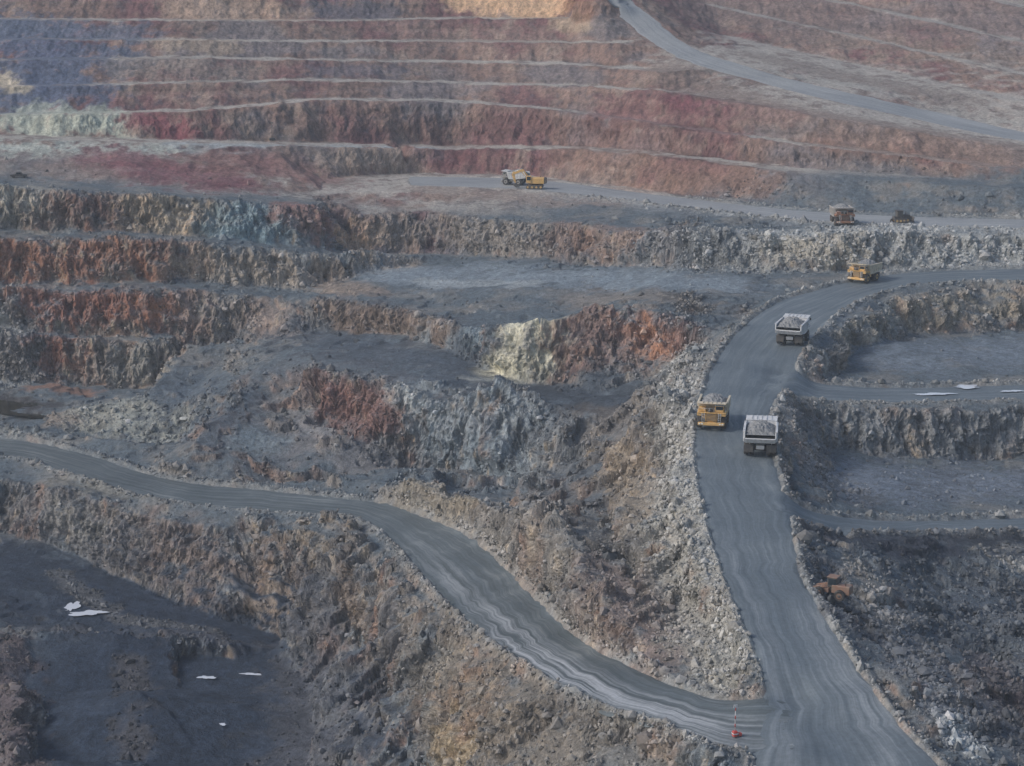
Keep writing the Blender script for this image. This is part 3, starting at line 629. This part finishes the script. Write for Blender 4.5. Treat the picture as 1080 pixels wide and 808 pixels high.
def track(s,x0,x1,y0,y1,h):
    r=h/2; prof=[]
    for i in range(9):
        a=math.pi/2+math.pi*i/8; prof.append((x0+r+math.cos(a)*r,r+math.sin(a)*r))
    for i in range(9):
        a=-math.pi/2+math.pi*i/8; prof.append((x1-r+math.cos(a)*r,r+math.sin(a)*r))
    s.prism('track',prof,y0,y1,MD,.02)
    for i in range(4):
        x=x0+r+(x1-x0-2*r)*i/3; s.rod('track_roller',(x,y0-.05,r),(x,y1+.05,r),r*.55,MY,12)
def excavator(loc,head,m):
    s=Rig('excavator',loc,head)
    for y in(-2.1,2.1): track(s,-2.8,2.8,y-.45,y+.45,1.3)
    s.rod('slew_ring',(0,0,1.0),(0,0,1.7),1.3,MD,20); s.box('undercarriage',-1.5,1.5,-1.8,1.8,.6,1.1,MD)
    s.box('house',-3.2,1.6,-1.9,1.9,1.7,3.6,m,.12); s.prism('counterweight',[(-4.0,1.9),(-3.2,1.7),(-3.2,3.7),(-3.9,3.4)],-1.9,1.9,MD,.05)
    s.box('cab',1.0,2.7,.9,2.1,1.9,4.3,m,.1); s.box('cab_window',2.66,2.74,1.0,2.0,2.8,4.1,MG,.01); s.box('cab_side_window',1.2,2.5,2.08,2.13,2.9,4.1,MG,.01)
    s.prism('boom',[(1.0,2.2),(1.4,3.2),(3.8,6.3),(4.6,6.3),(7.4,4.9),(7.2,4.4),(4.4,5.5),(2.0,2.4)],-.4,.4,m,.05)
    s.prism('stick',[(6.6,5.6),(7.3,5.5),(7.7,4.4),(6.6,1.6),(6.2,1.6),(6.7,4.4)],-.3,.3,m,.04)
    s.prism('bucket',[(5.9,1.9),(6.8,1.8),(7.0,1.0),(6.2,.3),(5.1,.5),(5.2,.8),(6.0,.8)],-1.0,1.0,MD,.04)
    s.rod('boom_cylinder',(1.6,-.6,2.2),(3.9,-.6,5.6),.15,MW,8); s.rod('boom_cylinder',(1.6,.6,2.2),(3.9,.6,5.6),.15,MW,8); s.rod('stick_cylinder',(4.2,0,6.5),(6.7,0,5.6),.15,MW,8)
    s.rod('exhaust',(-1.8,-1,3.6),(-1.8,-1,4.3),.12,MD,8)
def wheel_loader(loc,head,m):
    s=Rig('wheel_loader',loc,head,0,1.1)
    for x in(-1.6,1.6):
        for y in(-1.15,1.15): s.wheel('wheel',x,y,.85,.62,m)
    s.box('rear_frame',-3.0,-.2,-.8,.8,.9,2.2,m,.1); s.box('front_frame',.3,2.4,-.6,.6,.8,1.5,m,.06); s.rod('articulation',(0.05,0,.9),(0.05,0,1.7),.3,MD,10)
    s.box('cab',-.9,.5,-.7,.7,1.7,3.2,MD,.08); s.box('cab_roof',-1.0,.6,-.8,.8,3.2,3.32,m,.03); s.box('windscreen',.48,.53,-.6,.6,2.1,3.05,MG,.01); s.box('side_window',-.8,.35,.69,.73,2.1,3.05,MG,.01); s.box('side_window',-.8,.35,-.73,-.69,2.1,3.05,MG,.01)
    for y in(-.65,.65): s.prism('lift_arm',[(.6,1.7),(.9,2.0),(2.6,1.5),(3.4,.6),(3.2,.4),(2.4,1.1)],y-.1,y+.1,m,.03)
    s.prism('bucket',[(3.2,.2),(3.3,1.2),(3.7,1.4),(3.6,.5),(4.5,.25),(4.5,.12)],-1.4,1.4,MD,.03)
    s.rod('exhaust',(-2.2,.3,2.2),(-2.2,.3,2.9),.08,MD,8)
def bulldozer(loc,head,m):
    s=Rig('bulldozer',loc,head)
    for y in(-1.3,1.3): track(s,-2.4,2.2,y-.35,y+.35,1.3)
    s.box('engine_hood',.3,2.6,-.7,.7,1.2,2.4,m,.08); s.box('chassis',-2.4,.4,-.9,.9,.8,1.9,m,.08)
    s.box('cab',-1.5,.3,-.9,.9,1.9,3.5,MD,.08); s.box('cab_roof',-1.7,.5,-1.05,1.05,3.5,3.65,m,.03); s.box('windscreen',.28,.33,-.75,.75,2.4,3.35,MG,.01)
    s.prism('blade',[(3.2,.1),(3.0,.9),(3.3,1.8),(3.45,1.8),(3.2,.9),(3.45,.1)],-2.2,2.2,m,.03)
    for y in(-1.3,1.3): s.rod('push_arm',(0,y*1.35,.6),(3.1,y*1.35,.6),.14,m,8)
    s.prism('ripper',[(-2.4,1.2),(-3.2,1.2),(-3.4,.1),(-3.2,.1),(-2.9,.9),(-2.4,.8)],-.15,.15,MD,.02); s.rod('exhaust',(1.4,.3,2.4),(1.4,.3,3.3),.09,MD,8)
def light_tower(loc):
    s=Rig('light_tower',loc,0.4)
    s.box('generator_trailer',-1.0,1.0,-.6,.6,.5,1.4,MD,.06); s.wheel('wheel',0,-.85,.4,.25,MD); s.wheel('wheel',0,.85,.4,.25,MD)
    s.rod('mast',(0,0,1.4),(0,0,6.5),.16,MD,8,.1); s.rod('crossbar',(0,-1,6.4),(0,1,6.4),.06,MD,8)
    for y in(-.9,-.3,.3,.9): s.box('floodlight',-.05,.25,y-.2,y+.2,6.45,6.85,MD,.03)
    s.rod('drawbar',(1.0,0,.6),(2.2,0,.45),.07,MD,8)
def marker_post(loc):
    s=Rig('road_marker_post',loc,0.3)
    s.box('base_barrel',-.35,.35,-.35,.35,0,.85,MR,.12); s.box('base_band',-.37,.37,-.37,.37,.4,.55,MW,.01)
    s.rod('pole',(0,0,.85),(0,0,4.7),.07,MW,8)
    for z in(1.4,2.6,3.8): s.rod('red_band',(0,0,z),(0,0,z+.5),.08,MR,8)
    s.box('sign_plate',-.28,.28,-.04,.04,4.2,4.7,MW,.01)
    s.box('side_barrier',.5,1.0,-.3,.3,0,.5,MR,.1)
def pickup(loc,head):
    s=Rig('pickup_truck',loc,head)
    for x in(-1.6,1.6):
        for y in(-.8,.8): s.wheel('wheel',x,y,.4,.28,MD)
    s.prism('body',[(-2.6,.5),(2.6,.5),(2.6,1.05),(1.2,1.15),(.7,1.8),(-.7,1.8),(-.9,1.1),(-2.6,1.1)],-.9,.9,MD,.05)
    s.box('side_glass',-.6,.6,-.93,.93,1.2,1.65,MG,.02)
def at(u,v,dz=0):
    p=pick(u,v); return Vector((p.x,p.y,ground(p.x,p.y)+.08+dz))
def hd(d): return math.radians(d)
haul_truck(at(752,449),hd(-101),MY,MC,1,sc=.88)
haul_truck(at(802,477),hd(81),MW,MW,2,sc=.93)
haul_truck(at(836,362),hd(70),MW,MW,3,sc=.93)
haul_truck(at(911,297),hd(-128),MY,MC,4,sc=.84)
haul_truck(at(888,237),hd(-88),MO,MB_,5,sc=.86)
excavator(at(564,199),hd(175),MY); haul_truck(at(543,195),hd(160),MB_,MW,6,sc=.75)
bulldozer(at(950,235),hd(10),MD)
wheel_loader(at(877,632,.25),hd(150),MBR)
light_tower(at(287,150)); marker_post(at(775,778)); pickup(at(20,188),hd(10))
# ---------------------------------------------------------------- puddles and pond
MP,nt,N,Lk,b=newmat('puddle_ice'); b.inputs['Base Color'].default_value=(.62,.66,.72,1); b.inputs['Roughness'].default_value=.12; b.inputs['Specular IOR Level'].default_value=.8
MPD,nt,N,Lk,b=newmat('pond_water'); b.inputs['Base Color'].default_value=(.03,.028,.022,1); b.inputs['Roughness'].default_value=.12
def water(name,u,v,rx,ry,mat,i,dz):
    p=pick(u,v); bm=bmesh.new(); vs=[]
    zc=ground(p.x,p.y)+dz
    for k in range(48):
        a=2*math.pi*k/48; r=1+.3*math.sin(a*2+i)+.18*math.sin(a*5+i*2)+.08*math.sin(a*9+i)+random.uniform(-.04,.04)
        vs.append(bm.verts.new((p.x+math.cos(a)*rx*r,p.y+math.sin(a)*ry*r,zc)))
    bm.faces.new(vs); me=bpy.data.meshes.new(name); bm.to_mesh(me); bm.free(); me.materials.append(mat); link(name,me)
for i,(u,v,rx,ry) in enumerate([(92,648,3.6,1.6),(76,641,1.3,3.4),(218,716,1.5,.9),(265,713,2.0,.6),(235,766,.7,.5),(1020,409,3,1.6),(985,417,4.5,1.0),(1068,414,2.3,.9),(60,812,1.5,.6)]):
    water('puddle',u,v,rx,ry,MP,i,.3)
water('pond',12,428,13,13,MPD,3,.45)
# ---------------------------------------------------------------- air haze in the pit (real scattering volume)
bm=bmesh.new(); bmesh.ops.create_cube(bm,size=1); me=bpy.data.meshes.new('air_haze'); bm.to_mesh(me); bm.free()
hz=link('air_haze',me); hz.scale=(3200,3400,320); hz.location=(0,1400,-60)
mh=bpy.data.materials.new('air_haze'); mh.use_nodes=True; nt=mh.node_tree
for n in list(nt.nodes): nt.nodes.remove(n)
o=nt.nodes.new('ShaderNodeOutputMaterial'); vs_=nt.nodes.new('ShaderNodeVolumeScatter'); vs_.inputs['Color'].default_value=(.80,.9,1,1); vs_.inputs['Density'].default_value=.00019; vs_.inputs['Anisotropy'].default_value=0.0
nt.links.new(vs_.outputs[0],o.inputs['Volume']); me.materials.append(mh)
# ---------------------------------------------------------------- light, world, camera
w=bpy.data.worlds.new('World'); scene.world=w; w.use_nodes=True; nt=w.node_tree
sky=nt.nodes.new('ShaderNodeTexSky'); sky.sky_type='NISHITA'; sky.sun_disc=False
EL=math.radians(38); AZ=math.radians(256)
sky.sun_elevation=EL; sky.sun_rotation=AZ; sky.dust_density=2.5; sky.air_density=1.0
bg=nt.nodes['Background']; nt.links.new(sky.outputs[0],bg.inputs[0]); bg.inputs[1].default_value=0.14
sl=bpy.data.lights.new('sun','SUN'); sl.energy=1.75; sl.angle=math.radians(12); sl.color=(1,.96,.91)
so=bpy.data.objects.new('sun',sl); scene.collection.objects.link(so)
dirv=Vector((math.sin(AZ)*math.cos(EL),math.cos(AZ)*math.cos(EL),math.sin(EL)))
so.rotation_euler=dirv.to_track_quat('Z','Y').to_euler(); so.location=dirv*50
cam=bpy.data.cameras.new('camera'); cam.sensor_width=36; cam.sensor_fit='HORIZONTAL'; cam.lens=F/1080*36; cam.clip_start=1; cam.clip_end=6000
co=bpy.data.objects.new('camera',cam); scene.collection.objects.link(co); co.location=(0,0,0); co.rotation_euler=(math.radians(90)-PITCH,0,0)
scene.camera=co
scene.view_settings.view_transform='Standard'; scene.view_settings.look='None'; scene.view_settings.exposure=0
print('done',time.time()-T0)
